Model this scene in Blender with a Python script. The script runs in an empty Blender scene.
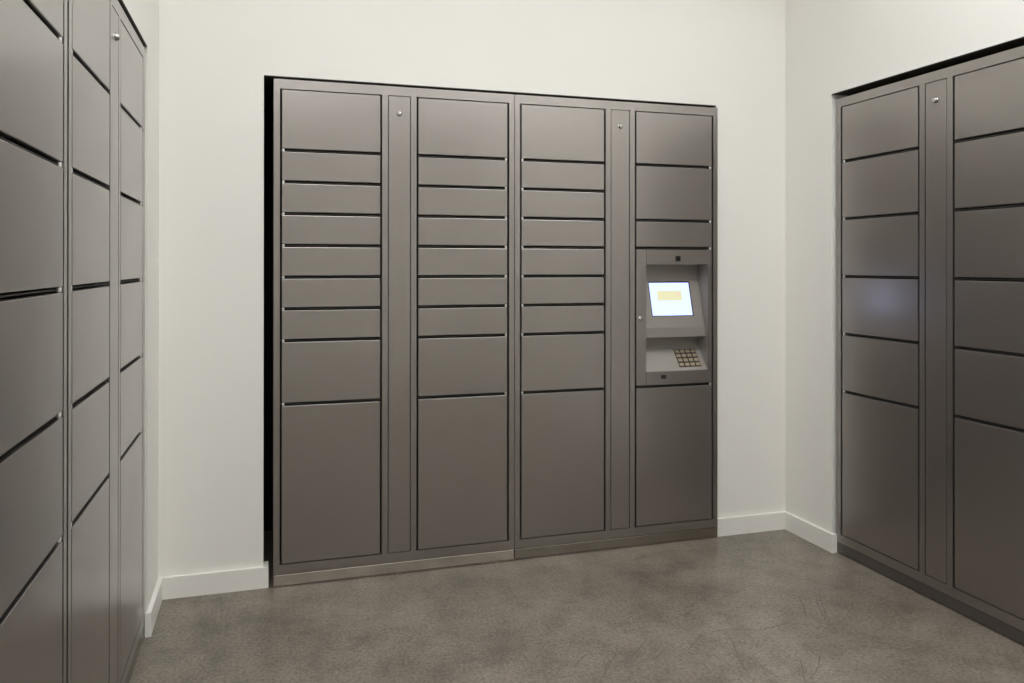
import bpy, bmesh, math, random
from mathutils import Matrix, Vector, Quaternion
random.seed(7)
S = 0.955            # metres per survey unit
ZF = 1.267           # eye height in survey units
scene = bpy.context.scene
COL = scene.collection
PI = math.pi

# ------------------------------------------------------------------ materials
def new_mat(name):
    m = bpy.data.materials.new(name); m.use_nodes = True
    nt = m.node_tree; b = nt.nodes['Principled BSDF']
    return m, nt, b

def simple(name, col, rough=.5, metal=0., spec=.5, emit=None, strength=0.):
    m, nt, b = new_mat(name)
    b.inputs['Base Color'].default_value = (*col, 1)
    b.inputs['Roughness'].default_value = rough
    b.inputs['Metallic'].default_value = metal
    b.inputs['Specular IOR Level'].default_value = spec
    if emit:
        b.inputs['Emission Color'].default_value = (*emit, 1)
        b.inputs['Emission Strength'].default_value = strength
    return m

def noise_node(nt, scale, detail=4, rough=.5, coord='Object', mapping=None):
    tc = nt.nodes.new('ShaderNodeTexCoord')
    n = nt.nodes.new('ShaderNodeTexNoise')
    n.inputs['Scale'].default_value = scale
    n.inputs['Detail'].default_value = detail
    n.inputs['Roughness'].default_value = rough
    if mapping:
        mp = nt.nodes.new('ShaderNodeMapping'); mp.inputs['Scale'].default_value = mapping
        nt.links.new(tc.outputs[coord], mp.inputs[0]); nt.links.new(mp.outputs[0], n.inputs['Vector'])
    else:
        nt.links.new(tc.outputs[coord], n.inputs['Vector'])
    return n

def ramp(nt, src, stops):
    r = nt.nodes.new('ShaderNodeValToRGB')
    el = r.color_ramp.elements
    while len(el) < len(stops): el.new(.5)
    for e, (p, c) in zip(el, stops):
        e.position = p; e.color = (*c, 1) if len(c) == 3 else c
    nt.links.new(src, r.inputs[0])
    return r

def powder_coat(name, col, rough=.31, metal=.92):
    m, nt, b = new_mat(name)
    n = noise_node(nt, 420, 2, .6)
    n2 = noise_node(nt, 3.0, 3, .5)
    c0 = tuple(c*.86 for c in col); c1 = tuple(c*1.13 for c in col)
    r = ramp(nt, n.outputs['Fac'], [(.3, c0), (.7, c1)])
    nt.links.new(r.outputs[0], b.inputs['Base Color'])
    rr = ramp(nt, n2.outputs['Fac'], [(.3, (rough-.02,)*3), (.7, (rough+.03,)*3)])
    nt.links.new(rr.outputs[0], b.inputs['Roughness'])
    b.inputs['Specular IOR Level'].default_value = .5
    b.inputs['Metallic'].default_value = metal
    b.inputs['Coat Weight'].default_value = .6
    b.inputs['Coat Roughness'].default_value = .2
    bp = nt.nodes.new('ShaderNodeBump'); bp.inputs['Strength'].default_value = .10
    bp.inputs['Distance'].default_value = .0006
    nt.links.new(n.outputs['Fac'], bp.inputs['Height']); nt.links.new(bp.outputs[0], b.inputs['Normal'])
    return m

M = {}
M['pin'] = simple('bright_pin', (.85, .84, .82), .4, .6)
M['locker'] = powder_coat('locker_paint', (.345, .320, .303))
M['kiosk'] = powder_coat('kiosk_paint', (.29, .268, .245), .4, .3)
M['kick'] = powder_coat('kick_paint', (.17, .155, .14), .35, .8)
M['shelf'] = simple('shelf_edge', (.05, .047, .043), .6)  # darker than the locker paint, shade of the door gaps put into the colour
M['inner'] = simple('door_inner', (.03, .028, .026), .7)
M['dark'] = simple('dark_interior', (.012, .011, .010), .8)
M['chrome'] = simple('chrome', (.52, .51, .49), .25, 1.0)
M['glassblack'] = simple('black_glass', (.006, .006, .007), .08)
M['bezel'] = simple('black_bezel', (.012, .012, .014), .35)
M['keys'] = simple('keypad_steel', (.34, .29, .21), .35, 1.0)
M['keybase'] = simple('keypad_plate', (.05, .045, .038), .4, .5)
M['lampframe'] = simple('white_enamel', (.8, .8, .78), .4)
M['lamp'] = simple('lamp_diffuser', (.8, .8, .8), .5, emit=(1.0, 1.005, 1.01), strength=8.65)

# brushed stainless kick plate
m, nt, b = new_mat('brushed_steel')
n = noise_node(nt, 30, 4, .6, mapping=(.5, 1, 22))
r = ramp(nt, n.outputs['Fac'], [(.3, (.62, .585, .54)), (.7, (.80, .76, .70))])
nt.links.new(r.outputs[0], b.inputs['Base Color'])
n2 = noise_node(nt, 6, 3, .6)
r2 = ramp(nt, n2.outputs['Fac'], [(.3, (.17,)*3), (.7, (.26,)*3)])
nt.links.new(r2.outputs[0], b.inputs['Roughness'])
b.inputs['Metallic'].default_value = 1.0
M['steel'] = m
m = m.copy(); m.name = 'shaded_brushed_steel'  # same steel, its darker reflection on the right put into the colour
for n_ in m.node_tree.nodes:
    if n_.type == 'VALTORGB' and n_.color_ramp.elements[0].color[0] > .5:
        n_.color_ramp.elements[0].color = (.34, .315, .285, 1); n_.color_ramp.elements[1].color = (.46, .43, .39, 1)
M['shaded_steel'] = m

# wall paint
def paint(name, col, rough=.55):
    m, nt, b = new_mat(name)
    n = noise_node(nt, 160, 3, .6)
    n2 = noise_node(nt, 1.3, 3, .5)
    r = ramp(nt, n2.outputs['Fac'], [(.3, tuple(c*.985 for c in col)), (.7, tuple(min(1, c*1.01) for c in col))])
    nt.links.new(r.outputs[0], b.inputs['Base Color'])
    b.inputs['Roughness'].default_value = rough
    b.inputs['Specular IOR Level'].default_value = .3
    bp = nt.nodes.new('ShaderNodeBump'); bp.inputs['Strength'].default_value = .06
    bp.inputs['Distance'].default_value = .001
    nt.links.new(n.outputs['Fac'], bp.inputs['Height']); nt.links.new(bp.outputs[0], b.inputs['Normal'])
    return m
M['wall'] = paint('wall_paint', (.82, .81, .775))
M['trim'] = paint('trim_paint', (.82, .81, .775), .35)
M['ceil'] = paint('ceiling_paint', (.80, .79, .75), .7)

# polished concrete
m, nt, b = new_mat('polished_concrete')
L = nt.links
n1 = noise_node(nt, 2.2, 8, .62)
n2 = noise_node(nt, 95, 5, .8)
n4 = noise_node(nt, 9, 7, .7)
n3 = noise_node(nt, .8, 3, .5)
r1 = ramp(nt, n1.outputs['Fac'], [(.28, (.137, .117, .094)), (.5, (.202, .176, .147)), (.74, (.268, .238, .200))])
r2 = ramp(nt, n2.outputs['Fac'], [(.33, (.40, .39, .38)), (.5, (.98, .98, .98)), (.68, (1.6, 1.58, 1.55))])
mx = nt.nodes.new('ShaderNodeMix'); mx.data_type = 'RGBA'; mx.blend_type = 'MULTIPLY'
mx.inputs[0].default_value = .9
r4 = ramp(nt, n4.outputs['Fac'], [(.34, (.70, .69, .68)), (.52, (1, 1, 1)), (.70, (1.18, 1.17, 1.15))])
mx4 = nt.nodes.new('ShaderNodeMix'); mx4.data_type = 'RGBA'; mx4.blend_type = 'MULTIPLY'; mx4.inputs[0].default_value = 1
L.new(r1.outputs[0], mx4.inputs[6]); L.new(r4.outputs[0], mx4.inputs[7])
L.new(mx4.outputs[2], mx.inputs[6]); L.new(r2.outputs[0], mx.inputs[7])
# hairline cracks: warped cell borders, kept only in patches
tc = nt.nodes.new('ShaderNodeTexCoord')
warp = nt.nodes.new('ShaderNodeTexNoise'); warp.inputs['Scale'].default_value = 2.6; warp.inputs['Detail'].default_value = 4
L.new(tc.outputs['Object'], warp.inputs['Vector'])
va = nt.nodes.new('ShaderNodeVectorMath'); va.operation = 'MULTIPLY_ADD'
va.inputs[1].default_value = (.55, .55, 0)
L.new(warp.outputs['Color'], va.inputs[0]); L.new(tc.outputs['Object'], va.inputs[2])
vo = nt.nodes.new('ShaderNodeTexVoronoi'); vo.feature = 'DISTANCE_TO_EDGE'; vo.inputs['Scale'].default_value = 2.3
L.new(va.outputs[0], vo.inputs['Vector'])
cr = ramp(nt, vo.outputs['Distance'], [(.0, (1, 1, 1)), (.0065, (0, 0, 0))])
msk = ramp(nt, n3.outputs['Fac'], [(.47, (0, 0, 0)), (.60, (1, 1, 1))])
mm = nt.nodes.new('ShaderNodeMath'); mm.operation = 'MULTIPLY'
L.new(cr.outputs[0], mm.inputs[0]); L.new(msk.outputs[0], mm.inputs[1])
mm2 = nt.nodes.new('ShaderNodeMath'); mm2.operation = 'MULTIPLY'; mm2.inputs[1].default_value = .75
L.new(mm.outputs[0], mm2.inputs[0])
mc = nt.nodes.new('ShaderNodeMix'); mc.data_type = 'RGBA'
mc.inputs[7].default_value = (.07, .06, .048, 1)
L.new(mm2.outputs[0], mc.inputs[0]); L.new(mx.outputs[2], mc.inputs[6])
L.new(mc.outputs[2], b.inputs['Base Color'])
rr = ramp(nt, n1.outputs['Fac'], [(.3, (.27,)*3), (.7, (.40,)*3)])
L.new(rr.outputs[0], b.inputs['Roughness'])
bp = nt.nodes.new('ShaderNodeBump'); bp.inputs['Strength'].default_value = .08; bp.inputs['Distance'].default_value = .002
L.new(n2.outputs['Fac'], bp.inputs['Height']); L.new(bp.outputs[0], b.inputs['Normal'])
M['floor'] = m

# ------------------------------------------------------------------ mesh helpers
def add_box(bm, x0, x1, y0, y1, z0, z1, bev=0.):
    g = bmesh.ops.create_cube(bm, size=1)
    vs = g['verts']
    for v in vs:
        v.co.x = x0 + (v.co.x + .5)*(x1 - x0)
        v.co.y = y0 + (v.co.y + .5)*(y1 - y0)
        v.co.z = z0 + (v.co.z + .5)*(z1 - z0)
    if bev > 0:
        es = list({e for v in vs for e in v.link_edges})
        bmesh.ops.bevel(bm, geom=es, offset=bev, segments=2, affect='EDGES', profile=.5)
    return vs

def add_prism(bm, prof, x0, x1):
    """profile in (y, z), extruded along x"""
    a = [bm.verts.new((x0, y, z)) for y, z in prof]
    c = [bm.verts.new((x1, y, z)) for y, z in prof]
    n = len(prof)
    bm.faces.new(a); bm.faces.new(list(reversed(c)))
    for i in range(n):
        j = (i + 1) % n
        bm.faces.new((a[j], a[i], c[i], c[j]))

def add_lathe(bm, prof, center, axis='Y', seg=20):
    """prof: (radius, height) pairs; revolved about axis through center, height runs to -Y (out of the front) or +Z"""
    rings = []
    for r, h in prof:
        ring = []
        for k in range(seg):
            a = 2*PI*k/seg
            if axis == 'Y': p = (center[0] + r*math.cos(a), center[1] - h, center[2] + r*math.sin(a))
            else: p = (center[0] + r*math.cos(a), center[1] + r*math.sin(a), center[2] + h)
            ring.append(bm.verts.new(p))
        rings.append(ring)
    for q in range(len(rings) - 1):
        for k in range(seg):
            j = (k + 1) % seg
            bm.faces.new((rings[q][k], rings[q][j], rings[q+1][j], rings[q+1][k]))
    bm.faces.new(rings[0]); bm.faces.new(rings[-1])

def obj(name, bm, mats, parent=None, loc=(0, 0, 0), smooth=False):
    bmesh.ops.recalc_face_normals(bm, faces=bm.faces[:])
    me = bpy.data.meshes.new(name); bm.to_mesh(me); bm.free()
    if not isinstance(mats, (list, tuple)): mats = [mats]
    for mt in mats: me.materials.append(mt)
    if smooth:
        for p in me.polygons: p.use_smooth = True
    o = bpy.data.objects.new(name, me); COL.objects.link(o)
    o.location = loc
    if parent is not None: o.parent = parent
    return o

def struct(o):
    o['kind'] = 'structure'; return o

def thing(name, label, cat, loc=(0, 0, 0), rotz=0., group=None):
    o = bpy.data.objects.new(name, None); COL.objects.link(o)
    o.empty_display_size = .1
    o.location = loc; o.rotation_euler = (0, 0, rotz)
    o['label'] = label; o['category'] = cat
    if group: o['group'] = group
    return o

# ------------------------------------------------------------------ the room (survey units -> metres)
XL, XR, YB = -.386*S, 2.412*S, 3.018*S       # wall faces
YR = -2.3*S                                   # rear wall, behind the viewer
HC = 3.00                                     # ceiling
TH = .62                                      # wall thickness incl. recess
NZ = (.7435 + ZF)*S                            # head of the recesses
NZR = (.754 + ZF)*S
nb0, nb1 = -.004*S, 2.0305*S                  # back recess, x range
nr0, nr1 = 1.690*S, 2.717*S                   # right recess, y range
nl0, nl1 = .680*S, 2.728*S                    # left recess, y range

bm = bmesh.new(); add_box(bm, XL-TH, XR+TH, YR-.15, YB+TH, -.1, 0)
CRACKS = [[(1.382, 2.129),(1.476, 2.138),(1.573, 2.1),(1.634, 2.106),(1.701, 2.116),(1.748, 2.089),(1.781, 2.059)], [(1.454, 2.113),(1.445, 2.053),(1.398, 1.957),(1.379, 1.895),(1.366, 1.843)], [(1.956, 2.283),(1.896, 2.203),(1.847, 2.114),(1.792, 2.005)], [(1.973, 2.284),(1.905, 2.188),(1.843, 2.083),(1.811, 2.02)], [(1.675, 1.933),(1.608, 1.864),(1.532, 1.812)], [(1.877, 2.28),(1.833, 2.197),(1.792, 2.141)], [(1.28, 2.053),(1.337, 2.093),(1.382, 2.129)], [(1.282, 2.236),(1.372, 2.254),(1.463, 2.289)], [(1.572, 2.329),(1.688, 2.371),(1.742, 2.394)], [(1.459, 1.976),(1.44, 1.895),(1.447, 1.852),(1.473, 1.833)], [(1.188, 2.145),(1.095, 2.068)], [(0.955, 1.982),(1.023, 2.062),(1.072, 2.12)], [(1.587, 1.922),(1.543, 1.849),(1.506, 1.799)], [(1.305, 2.093),(1.306, 2.064),(1.319, 2.048)], [(1.445, 2.053),(1.484, 2.039),(1.526, 2.008)], [(0.402, 2.203),(0.427, 2.293)], [(0.926, 2.172),(0.967, 2.208)], [(0.889, 2.05),(0.954, 2.11),(1.005, 2.113)], [(0.96, 1.99),(1.016, 2.066)], [(0.954, 2.155),(0.978, 2.13),(0.976, 2.095)], [(0.763, 2.408),(0.813, 2.416),(0.824, 2.37)]]
rc = random.Random(3)
for line in CRACKS:                     # hairline cracks, part of the slab's top face
    pts = []
    for (xa, ya), (xb, yb) in zip(line[:-1], line[1:]):
        n_ = max(2, int(math.hypot(xb-xa, yb-ya)/.02))
        for q in range(n_):
            t_ = q/n_; pts.append(Vector((xa+(xb-xa)*t_ + rc.uniform(-.0025, .0025), ya+(yb-ya)*t_ + rc.uniform(-.0025, .0025), .0002)))
    pts.append(Vector((*line[-1], .0002)))
    prev = None
    for q, p in enumerate(pts):
        d = (pts[min(q+1, len(pts)-1)] - pts[max(q-1, 0)]).normalized(); nn = Vector((-d.y, d.x, 0))
        wd = (.0003 + .0015*math.sin(math.pi*min(1, max(0, (q+.3)/len(pts))))**.6 * rc.uniform(.55, 1.0))
        cur = (bm.verts.new(p + nn*wd), bm.verts.new(p - nn*wd))
        if prev:
            f_ = bm.faces.new((prev[0], prev[1], cur[1], cur[0])); f_.material_index = 1
        prev = cur
struct(obj('floor', bm, [M['floor'], simple('crack_fill', (.118, .104, .085), .5)]))
bm = bmesh.new(); add_box(bm, XL-TH, XR+TH, YR-.15, YB+TH, HC, HC+.1)
struct(obj('ceiling', bm, M['ceil']))

def wall_box(bm, *a): add_box(bm, *a)
def line_dark(o):
    """unfinished inside of a recess: faces deep behind the wall face take the dark slot"""
    return o
# back wall: piers, head over the recess, dark board lining it at the back
bm = bmesh.new()
add_box(bm, XL-TH, nb0, YB, YB+TH, 0, HC)
add_box(bm, nb1, XR+TH, YB, YB+TH, 0, HC)
add_box(bm, nb0, nb1, YB, YB+TH, NZ, HC)
struct(obj('wall_back', bm, M['wall']))
bm = bmesh.new(); add_box(bm, nb0, nb1, YB+TH-.02, YB+TH, 0, NZ)
struct(obj('wall_back_lining', bm, M['dark']))
# right wall
bm = bmesh.new()
add_box(bm, XR, XR+TH, nr1, YB, 0, HC)
add_box(bm, XR, XR+TH, YR-.15, nr0, 0, HC)
add_box(bm, XR, XR+TH, nr0, nr1, NZR, HC)
struct(obj('wall_right', bm, M['wall']))
bm = bmesh.new(); add_box(bm, XR+TH-.02, XR+TH, nr0, nr1, 0, NZR)
struct(obj('wall_right_lining', bm, M['dark']))
# left wall
bm = bmesh.new()
add_box(bm, XL-TH, XL, nl1, YB, 0, HC)
add_box(bm, XL-TH, XL, YR-.15, nl0, 0, HC)
add_box(bm, XL-TH, XL, nl0, nl1, NZ, HC)
struct(obj('wall_left', bm, M['wall']))
bm = bmesh.new(); add_box(bm, XL-TH, XL-TH+.02, nl0, nl1, 0, NZ)
struct(obj('wall_left_lining', bm, M['dark']))
bm = bmesh.new(); add_box(bm, XL, XR, YR-.15, YR, 0, HC)
struct(obj('wall_rear', bm, M['wall']))

M['headshade'] = simple('dark_head_shade', (.055, .049, .038), .6)  # soffit shade above the lockers, put in as thin dark plates
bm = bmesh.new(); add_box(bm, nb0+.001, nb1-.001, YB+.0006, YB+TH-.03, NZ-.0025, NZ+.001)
struct(obj('soffit_shade_1', bm, M['headshade']))
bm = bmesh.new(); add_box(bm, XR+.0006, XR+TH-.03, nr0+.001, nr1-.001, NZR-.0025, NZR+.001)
struct(obj('soffit_shade_2', bm, M['headshade']))
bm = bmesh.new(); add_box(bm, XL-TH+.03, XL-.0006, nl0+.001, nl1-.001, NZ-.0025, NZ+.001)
struct(obj('soffit_shade_3', bm, M['headshade']))
# baseboards, each turning the corner into its recess
BH = .0825*S; BT = .014*S; RET = .045
def board(name, outline):
    """outline: plan polygon (x, y), extruded to the board height with a small top chamfer"""
    bm = bmesh.new()
    f = bm.faces.new([bm.verts.new((x, y, 0)) for x, y in outline])
    r = bmesh.ops.extrude_face_region(bm, geom=[f])
    top = [v for v in r['geom'] if isinstance(v, bmesh.types.BMVert)]
    for v in top: v.co.z = BH
    bm.normal_update()
    es = [e for e in bm.edges if all(abs(v.co.z - BH) < 1e-6 for v in e.verts)]
    bmesh.ops.bevel(bm, geom=es, offset=.0018, segments=2, affect='EDGES', profile=.5)
    struct(obj(name, bm, M['trim']))
rl, rr_, rb = .0115, .019, .0185
board('baseboard_left', [(XL, YB), (XL, nl1), (XL-.0035, nl1), (XL-.0035, nl1-rl), (XL+BT+.0015, nl1-rl), (XL+BT+.0015, YB)])
board('baseboard_back', [(XL+BT, YB), (XL+BT, YB-BT), (nb0+rb, YB-BT), (nb0+rb, YB+RET), (nb0, YB+RET), (nb0, YB)])
board('baseboard_back_right', [(nb1, YB), (nb1, YB-BT), (XR-BT, YB-BT), (XR-BT, YB)])
board('baseboard_right', [(XR, YB), (XR-BT, YB), (XR-BT, nr1-rr_), (XR+.0120, nr1-rr_), (XR+.0120, nr1), (XR, nr1)])
board('baseboard_right_near', [(XR, nr0), (XR-BT, nr0), (XR-BT, YR), (XR, YR)])
board('baseboard_left_near', [(XL, YR), (XL+BT, YR), (XL+BT, nl0), (XL, nl0)])
board('baseboard_rear', [(XL+BT, YR), (XR-BT, YR), (XR-BT, YR+BT), (XL+BT, YR+BT)])

# ------------------------------------------------------------------ lockers
W = .9965*S
ca0, ca1, cs0, cs1, cb0, cb1 = [v*S for v in (.027, .4245, .4525, .545, .573, .970)]
z_top, z_gt, z_gb, z_kick = 1.995*S, 1.958*S, .086*S, .049*S
def zk(k): return (.4495 - .1252*k + ZF)*S
GAP = .0120      # between doors
SG = .0046       # beside doors
DEP = .52        # depth of the carcass

def door_mesh(w, h, bev=.0018):
    bm = bmesh.new()
    add_box(bm, 0, w, 0, .022, 0, h, bev)
    return bm

pin_me = None
def pin(parent, x, z, y=.0062):
    global pin_me
    if pin_me is None:
        bm = bmesh.new()
        add_lathe(bm, [(.0044, 0), (.0050, .0015), (.0050, GAP-.003), (.0044, GAP-.001)], (0, 0, 0), 'Z', 12)
        o = obj('hinge_pin', bm, M['pin'], parent, (x, y, z)); pin_me = o.data
        for p in pin_me.polygons: p.use_smooth = True
    else:
        o = bpy.data.objects.new('hinge_pin', pin_me); COL.objects.link(o); o.parent = parent; o.location = (x, y, z)
    o['label'] = 'small bright metal hinge pin'
    return o

door_cache = {}
def door(parent, x0, x1, zb, zt, pin_side):
    """zb, zt: centre lines of the gaps (or frame edges) below and above"""
    a, c = x0 + SG, x1 - SG
    key = (round(c-a, 4), round(zt-zb, 4))
    if key in door_cache:
        o = bpy.data.objects.new('door', door_cache[key]); COL.objects.link(o); o.parent = parent; o.location = (a, 0, zb)
    else:
        o = obj('door', door_mesh(c-a, zt-zb), M['locker'], parent, (a, 0, zb)); door_cache[key] = o.data
    if pin_side:
        px = .005 if pin_side == 'L' else (c-a) - .005
        pin(o, px, (zt - zb) + .0005)
    return o

def column(parent, x0, x1, bounds, side):
    """bounds: centre heights of the gaps from top to bottom; frame edges added"""
    zs = [z_gt - .0036] + list(bounds) + [z_gb + .003]
    for i in range(len(zs) - 1):
        zt = zs[i] - (GAP/2 if i > 0 else .0)
        zb = zs[i+1] + (GAP/2 if i < len(zs)-2 else .0)
        door(parent, x0, x1, zb, zt, side if i > 0 else None)

knob_me = None
def make_locker(label, loc, rotz, colA, colB, kiosk=False, kick='kick', filler=0):
    t = thing('parcel_locker', label, 'locker', loc, rotz, 'grey steel parcel locker units')
    # front frame: stiles and rails
    fr = bmesh.new(); FD = .035
    e = .0015
    g2 = .0026
    add_box(fr, 0.0006, ca0 - g2, 0, FD, z_kick, z_top)
    add_box(fr, ca1 + g2, cs0 - .0012, 0, FD, z_gb, z_gt)
    add_box(fr, cs1 + .0012, cb0 - g2, 0, FD, z_gb, z_gt)
    add_box(fr, cb1 + g2, W - .0006, 0, FD, z_kick, z_top)
    add_box(fr, ca0 - g2, cb1 + g2, 0, FD, z_gt, z_top)
    add_box(fr, ca0 - g2, cb1 + g2, 0, FD, z_kick, z_gb)
    obj('frame', fr, M['locker'], t)
    # shelves between the compartments, set back a little
    for (x0, x1, bs) in ((ca0, ca1, colA), (cb0, cb1, colB)):
        for z in bs:
            sh = bmesh.new()
            add_box(sh, x0, x1, .009, FD+.0035, z-.0016, z+.0016)
            obj('shelf', sh, M['shelf'], t)
    # carcass
    bd = bmesh.new()
    add_box(bd, .0012, W-.0012, FD+.004, DEP, z_kick*.3, z_top-.001)
    obj('carcass', bd, M['dark'], t)  # near-black colour stands in for the shade inside the door gaps
    # kick plate
    kp = bmesh.new()
    add_box(kp, .0008, W-.0008, -.0015 if kick != 'kick' else .0015, .03, .0035, z_kick-.0016, .0026 if kick != 'kick' else .0012)
    o = obj('kick_plate', kp, M[kick], t)
    if kick == 'steel': o['label'] = 'brushed steel kick plate'
    if filler:
        fl = bmesh.new(); add_box(fl, W+.0012, W+filler, .0008, .03, .001, z_top, .001)
        obj('filler_strip', fl, M['locker'], t)
    # narrow access panel with lock
    ap = bmesh.new()
    add_box(ap, cs0 + .0014, cs1 - .0014, .0005, .022, z_gb + .0016, z_gt - .0022, .0012)
    p = obj('access_panel', ap, M['locker'], t)
    lk = bmesh.new()
    add_lathe(lk, [(.0112, 0), (.0112, .0018), (.0092, .0030), (.0088, .0075), (.0070, .0095), (.0020, .0100)], (0, 0, 0), 'Y', 24)
    add_box(lk, -.0009, .0009, -.0104, -.0095, -.0045, .0045)
    q = obj('lock', lk, [M['chrome']], p, ((cs0+cs1)/2, .0005, (.618+ZF)*S), smooth=False)
    q['label'] = 'round chrome cam lock'
    column(t, ca0, ca1, colA, 'L')
    if not kiosk:
        column(t, cb0, cb1, colB, 'R')
    return t

SMALL = [zk(k) for k in (0, 1, 2, 3, 4, 5, 6, 8)]
BIG = [zk(k) for k in (0, 2, 4, 6, 8)]
KB = [zk(k) for k in (0, 2, 3, 8)]

YF = 3.0*S
Lk = make_locker('grey locker unit on the back wall, left of the one with the lit screen',
            (.033*S, YF, 0), 0, SMALL, SMALL, kick='steel')
K = make_locker('grey locker unit on the back wall with a lit touch screen and keypad',
            (1.0305*S, YF, 0), 0, SMALL, KB, kiosk=True, kick='shaded_steel')
R1 = make_locker('grey locker unit recessed in the right wall, faint bluish glow on one door',
            (2.4255*S, 2.7005*S, 0), -PI/2, BIG, BIG)
L1 = make_locker('grey locker unit in the left wall nearest the back corner, beside the left baseboard',
            (-.391*S, (2.698-.9975)*S, 0), PI/2, BIG, BIG, filler=.0215)
L2 = make_locker('grey locker unit in the left wall cut off by the photograph edge',
            (-.391*S, (2.698-2*.9975-.011)*S, 0), PI/2, BIG, BIG)

# ---- doors and kiosk of the right column of K
zs = [z_gt - .0036] + KB + [z_gb + .003]
door(K, cb0, cb1, zs[1]+GAP/2, zs[0], None)
door(K, cb0, cb1, zs[2]+GAP/2, zs[1]-GAP/2, 'R')
door(K, cb0, cb1, zs[3]+GAP/2, zs[2]-GAP/2, 'R')
door(K, cb0, cb1, zs[5], zs[4]-GAP/2, 'R')
def kx(x): return (x - 1.0305)*S        # survey x -> local
def ky(y): return (y - 3.0)*S
def kz(z): return (z + ZF)*S
k0, k1 = cb0 + SG, cb1 - SG
kt, kb = zs[3] - GAP/2, zs[4] + GAP/2
ox0, ox1, oz0, oz1 = kx(1.659), kx(1.974), kz(-.487), kz(.001)
FT = .004
bm = bmesh.new()                                    # face plate round the opening
add_box(bm, ox0+.0005, ox1, 0, FT, oz1, kt)
add_box(bm, ox0+.0005, ox1, 0, FT, kb, oz0)
add_box(bm, ox1, k1, 0, FT, kb, kt)
# return flanges of the plate
add_box(bm, ox0+.0005, k1, FT, .016, kt-.002, kt)
add_box(bm, k1-.002, k1, FT, .016, kb, kt)
plate = obj('kiosk_fascia', bm, M['locker'], K)
bm = bmesh.new(); add_box(bm, k0, ox0-.0008, 0, .02, kb, kt, .0010)
side = obj('kiosk_side_strip', bm, M['locker'], K)
pin(side, (k1-.005), kt+.0005)
# recess shell: inner sides, top, back
RB = ky(3.083)
bm = bmesh.new()
add_box(bm, ox0-.002, ox0, FT, RB, oz0-.01, oz1+.002)
add_box(bm, ox1, ox1+.002, FT, RB, oz0-.01, oz1+.002)
add_box(bm, ox0, ox1, FT, RB, oz1, oz1+.002)
add_box(bm, ox0-.002, ox1+.002, RB, RB+.002, oz0-.01, oz1+.002)
obj('kiosk_recess', bm, M['kiosk'], K)
# cut the carcass clear of the recess: carcass is coloured dark for the shade behind, moved back for this unit
for ch in K.children:
    if ch.name.startswith('carcass'):
        bm = bmesh.new(); bb = ky(3.083) + .004
        add_box(bm, .0012, cb0-.004, .039, DEP, z_kick*.3, z_top-.001)
        add_box(bm, cb0-.004, W-.0012, .039, DEP, kt+.004, z_top-.001)
        add_box(bm, cb0-.004, W-.0012, .039, DEP, z_kick*.3, kb-.004)
        add_box(bm, cb0-.004, W-.0012, bb, DEP, kb-.004, kt+.004)
        bmesh.ops.recalc_face_normals(bm, faces=bm.faces[:])
        bm.to_mesh(ch.data); bm.free()
# slanted screen housing with lip
sp = [(3.077, -.075), (3.022, -.290), (3.0195, -.333), (3.030, -.333), (3.070, -.300), (3.0825, -.26), (3.0825, -.075)]
bm = bmesh.new(); add_prism(bm, [(ky(y), kz(z)) for y, z in sp], ox0, ox1)
housing = obj('screen_housing', bm, M['kiosk'], K)
# frame of the slanted face
A = Vector((0, ky(3.077), kz(-.075))); B = Vector((0, ky(3.022), kz(-.290)))
dn = (B - A).normalized(); nrm = Vector((0, -dn.z*-1, dn.y)) ; nrm = Vector((0, dn.z, -dn.y))
if nrm.y > 0: nrm = -nrm
def slant_slab(bm, x0, x1, za, zb, h0, h1):
    """slab on the slanted face between heights za (upper) and zb (lower), h along the normal"""
    ta = (kz(za)-A.z)/dn.z; tb = (kz(zb)-A.z)/dn.z
    vs = []
    for x in (x0, x1):
        for t in (ta, tb):
            for h in (h0, h1):
                p = A + dn*t + nrm*h; vs.append(bm.verts.new((x, p.y, p.z)))
    f = [(0, 1, 3, 2), (4, 6, 7, 5), (0, 4, 5, 1), (2, 3, 7, 6), (0, 2, 6, 4), (1, 5, 7, 3)]
    for q in f: bm.faces.new([vs[i] for i in q])
bm = bmesh.new(); slant_slab(bm, kx(1.7075), kx(1.9235), -.079, -.2385, -.001, .0009)
o = obj('screen_bezel', bm, M['bezel'], housing); o['label'] = 'black screen bezel'
M['screen'] = simple('screen_glow', (.02, .02, .02), .25, emit=(.86, 1.0, 1.75), strength=1.0)
M['panel_yellow'] = simple('screen_button_glow', (.02, .02, .02), .25, emit=(.84, .83, .48), strength=1.0)
M['panel_pink'] = simple('screen_text_glow', (.02, .02, .02), .25, emit=(.88, .74, .56), strength=1.0)
bm = bmesh.new(); slant_slab(bm, kx(1.7105), kx(1.9175), -.0855, -.2355, .0009, .0014)
scr = obj('screen', bm, M['screen'], housing); scr['label'] = 'lit bluish white touch screen'
bm = bmesh.new(); slant_slab(bm, kx(1.7455), kx(1.8745), -.1225, -.1675, .0014, .0017)
o = obj('screen_button', bm, M['panel_yellow'], housing); o['label'] = 'pale yellow rectangle shown on the screen'
bm = bmesh.new()
for (xa, xb, za, zb) in ((1.752, 1.838, -.1305, -.133), (1.752, 1.812, -.1405, -.143), (1.752, 1.862, -.152, -.1545), (1.842, 1.866, -.130, -.146)):
    slant_slab(bm, kx(xa), kx(xb), za, zb, .0017, .0018)
obj('screen_text', bm, M['panel_pink'], housing)['label'] = 'faint pink lines on the yellow rectangle'
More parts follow.
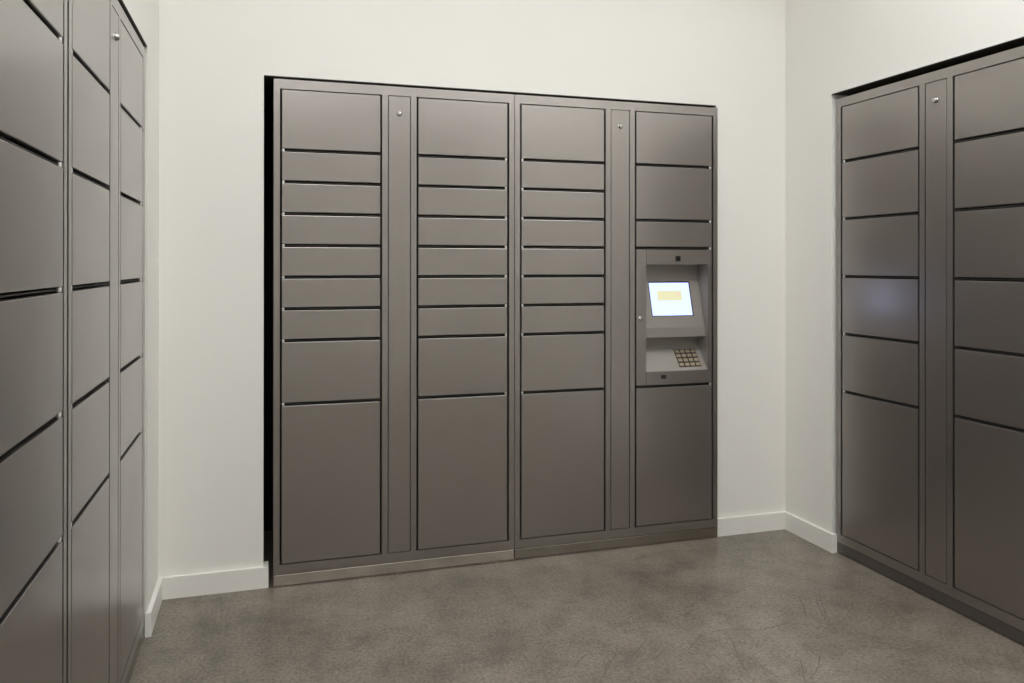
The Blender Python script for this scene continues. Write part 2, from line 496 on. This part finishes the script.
# keypad shelf, sloping down to the front
shp = [(3.0825, -.3815), (3.003, -.485), (3.003, -.493), (3.0825, -.493)]
bm = bmesh.new(); add_prism(bm, [(ky(y), kz(z)) for y, z in shp], ox0, ox1)
obj('keypad_shelf', bm, M['kiosk'], K)
A2 = Vector((0, ky(3.0825), kz(-.3815))); B2 = Vector((0, ky(3.003), kz(-.485)))
dn2 = (B2 - A2).normalized(); n2_ = Vector((0, dn2.z, -dn2.y)); n2_ = n2_ if n2_.z > 0 else -n2_
Ls = (B2 - A2).length
rotm = Matrix((( 1, 0, 0), (0, dn2.y, n2_.y), (0, dn2.z, n2_.z)))   # local x, y along slope (down), z normal
def slope_obj(name, bm, mat, parent, x, t, h):
    p = A2 + dn2*t + n2_*h
    o = obj(name, bm, mat, parent, (x, p.y, p.z))
    return o
def slope_bake(bm, x, t, h):
    for v in bm.verts:
        c = A2 + dn2*(t + v.co.y) + n2_*(h + v.co.z)
        v.co = Vector((x + v.co.x, c.y, c.z))
kw, kl = .113*S, .094*S
xk, tk = kx(1.8365), Ls*.155
bm = bmesh.new(); add_box(bm, 0, kw, 0, kl, 0, .0015, .0004); slope_bake(bm, xk, tk, 0)
pad = obj('keypad', bm, M['keybase'], K); pad['label'] = 'dark metal keypad plate'
for r in range(4):
    for c in range(4):
        bm = bmesh.new()
        cwid, clen = kw/4, kl/4
        add_box(bm, c*cwid + cwid*.13, (c+1)*cwid - cwid*.13, r*clen + clen*.14, (r+1)*clen - clen*.17, .0012, .0042, .0009)
        slope_bake(bm, xk, tk, 0)
        obj('key', bm, M['keys'], pad)['label'] = 'brass toned metal key'
# sensor window, card port and lock
bm = bmesh.new()
add_box(bm, kx(1.819)-.0125, kx(1.819)+.0125, -.0012, 0, kz(.027)-.0115, kz(.027)+.0115, .0004)
cam_w = obj('sensor_window', bm, M['bezel'], plate); cam_w['label'] = 'small square black sensor window'
bm = bmesh.new()
add_lathe(bm, [(.0055, 0), (.0055, .0016), (.0035, .0020)], (kx(1.819), -.0002, kz(.027)), 'Y', 20)
obj('sensor_lens', bm, M['glassblack'], plate)
bm = bmesh.new()
px, pz = kx(1.746), kz(-.5105)
add_box(bm, px-.0125, px+.0125, -.0012, 0, pz-.0085, pz-.0055)
add_box(bm, px-.0125, px+.0125, -.0012, 0, pz+.0055, pz+.0085)
add_box(bm, px-.0125, px-.0095, -.0012, 0, pz-.0085, pz+.0085)
add_box(bm, px+.0095, px+.0125, -.0012, 0, pz-.0085, pz+.0085)
add_box(bm, px-.0095, px+.0095, -.0006, 0, pz-.0055, pz+.0055)
add_box(bm, px-.002, px+.002, -.0012, -.0004, pz+.001, pz+.0055)
obj('socket', bm, M['bezel'], plate)['label'] = 'small black socket under the keypad'
bm = bmesh.new()
add_lathe(bm, [(.0105, 0), (.0105, .0018), (.0085, .003), (.0080, .007), (.0060, .0088), (.0018, .0092)], (kx(1.6285), 0, kz(-.244)), 'Y', 24)
add_box(bm, kx(1.6285)-.0008, kx(1.6285)+.0008, -.0096, -.0088, kz(-.244)-.0035, kz(-.244)+.0035)
obj('lock', bm, M['chrome'], side)['label'] = 'round chrome cam lock'

# ------------------------------------------------------------------ ceiling lights
def ceiling_panel(x, y, label, first=[None]):
    loc = (x, y, HC)
    if first[0] is None:
        t = thing('ceiling_light', label, 'light', loc, 0, 'flat rectangular ceiling lights')
        a, c, b_ = .60, .30, .022
        bm = bmesh.new()
        for p in ((-a, a, -c, -c+b_), (-a, a, c-b_, c), (-a, -a+b_, -c+b_, c-b_), (a-b_, a, -c+b_, c-b_)):
            add_box(bm, *p, -.018, 0)
        obj('frame', bm, M['lampframe'], t)
        bm = bmesh.new(); add_box(bm, -a+b_, a-b_, -c+b_, c-b_, -.010, -.004)
        obj('diffuser', bm, M['lamp'], t)['label'] = 'glowing white diffuser'
        first[0] = t
        return t
    src = first[0]
    t = src.copy(); COL.objects.link(t); t.location = loc; t['label'] = label
    for ch in list(src.children):
        c = ch.copy(); COL.objects.link(c); c.parent = t
    return t
for y, row in ((1.45, 'nearest the back wall'), (-.10, 'in the middle of the ceiling')):
    ceiling_panel(.22, y, 'flat white ceiling light panel %s, on the left side' % row)
    ceiling_panel(1.70, y, 'flat white ceiling light panel %s, on the right side' % row)

# ------------------------------------------------------------------ world
w = bpy.data.worlds.new('World'); scene.world = w; w.use_nodes = True
w.node_tree.nodes['Background'].inputs[0].default_value = (0, 0, 0, 1)

# ------------------------------------------------------------------ camera
F, CX, CY = 739.296, 472.668, 263.413
yaw, pitch, roll = .274224, .0012785, -.00071546
def rows():
    cy, sy = math.cos(yaw), math.sin(yaw)
    X = Vector((cy, -sy, 0)); Y = Vector((sy, cy, 0)); Z = Vector((0, 0, 1))
    c, s = math.cos(pitch), math.sin(pitch)
    Y2 = Y*c + Z*s; Z2 = -Y*s + Z*c
    c, s = math.cos(roll), math.sin(roll)
    X3 = X*c - Z2*s; Z3 = X*s + Z2*c
    return X3, Y2, Z3
X3, Y2, Z3 = rows()
cd = bpy.data.cameras.new('Camera'); cam = bpy.data.objects.new('Camera', cd); COL.objects.link(cam)
mw = Matrix.Identity(4)
for i in range(3):
    mw[i][0] = X3[i]; mw[i][1] = Z3[i]; mw[i][2] = -Y2[i]
mw.translation = Vector((0, 0, ZF*S))
cam.matrix_world = mw
cd.sensor_fit = 'HORIZONTAL'; cd.sensor_width = 36
cd.lens = F/1024*36
cd.shift_x = (512 - CX)/1024
cd.shift_y = -(341.5 - CY)/1024
cd.clip_start = .02
scene.camera = cam

scene.view_settings.view_transform = 'Standard'
scene.view_settings.look = 'None'
scene.view_settings.gamma = 1
scene.view_settings.exposure = 0
scene.view_settings.use_curve_mapping = False
scene.cycles.max_bounces = 12
scene.cycles.diffuse_bounces = 8
scene.cycles.glossy_bounces = 6
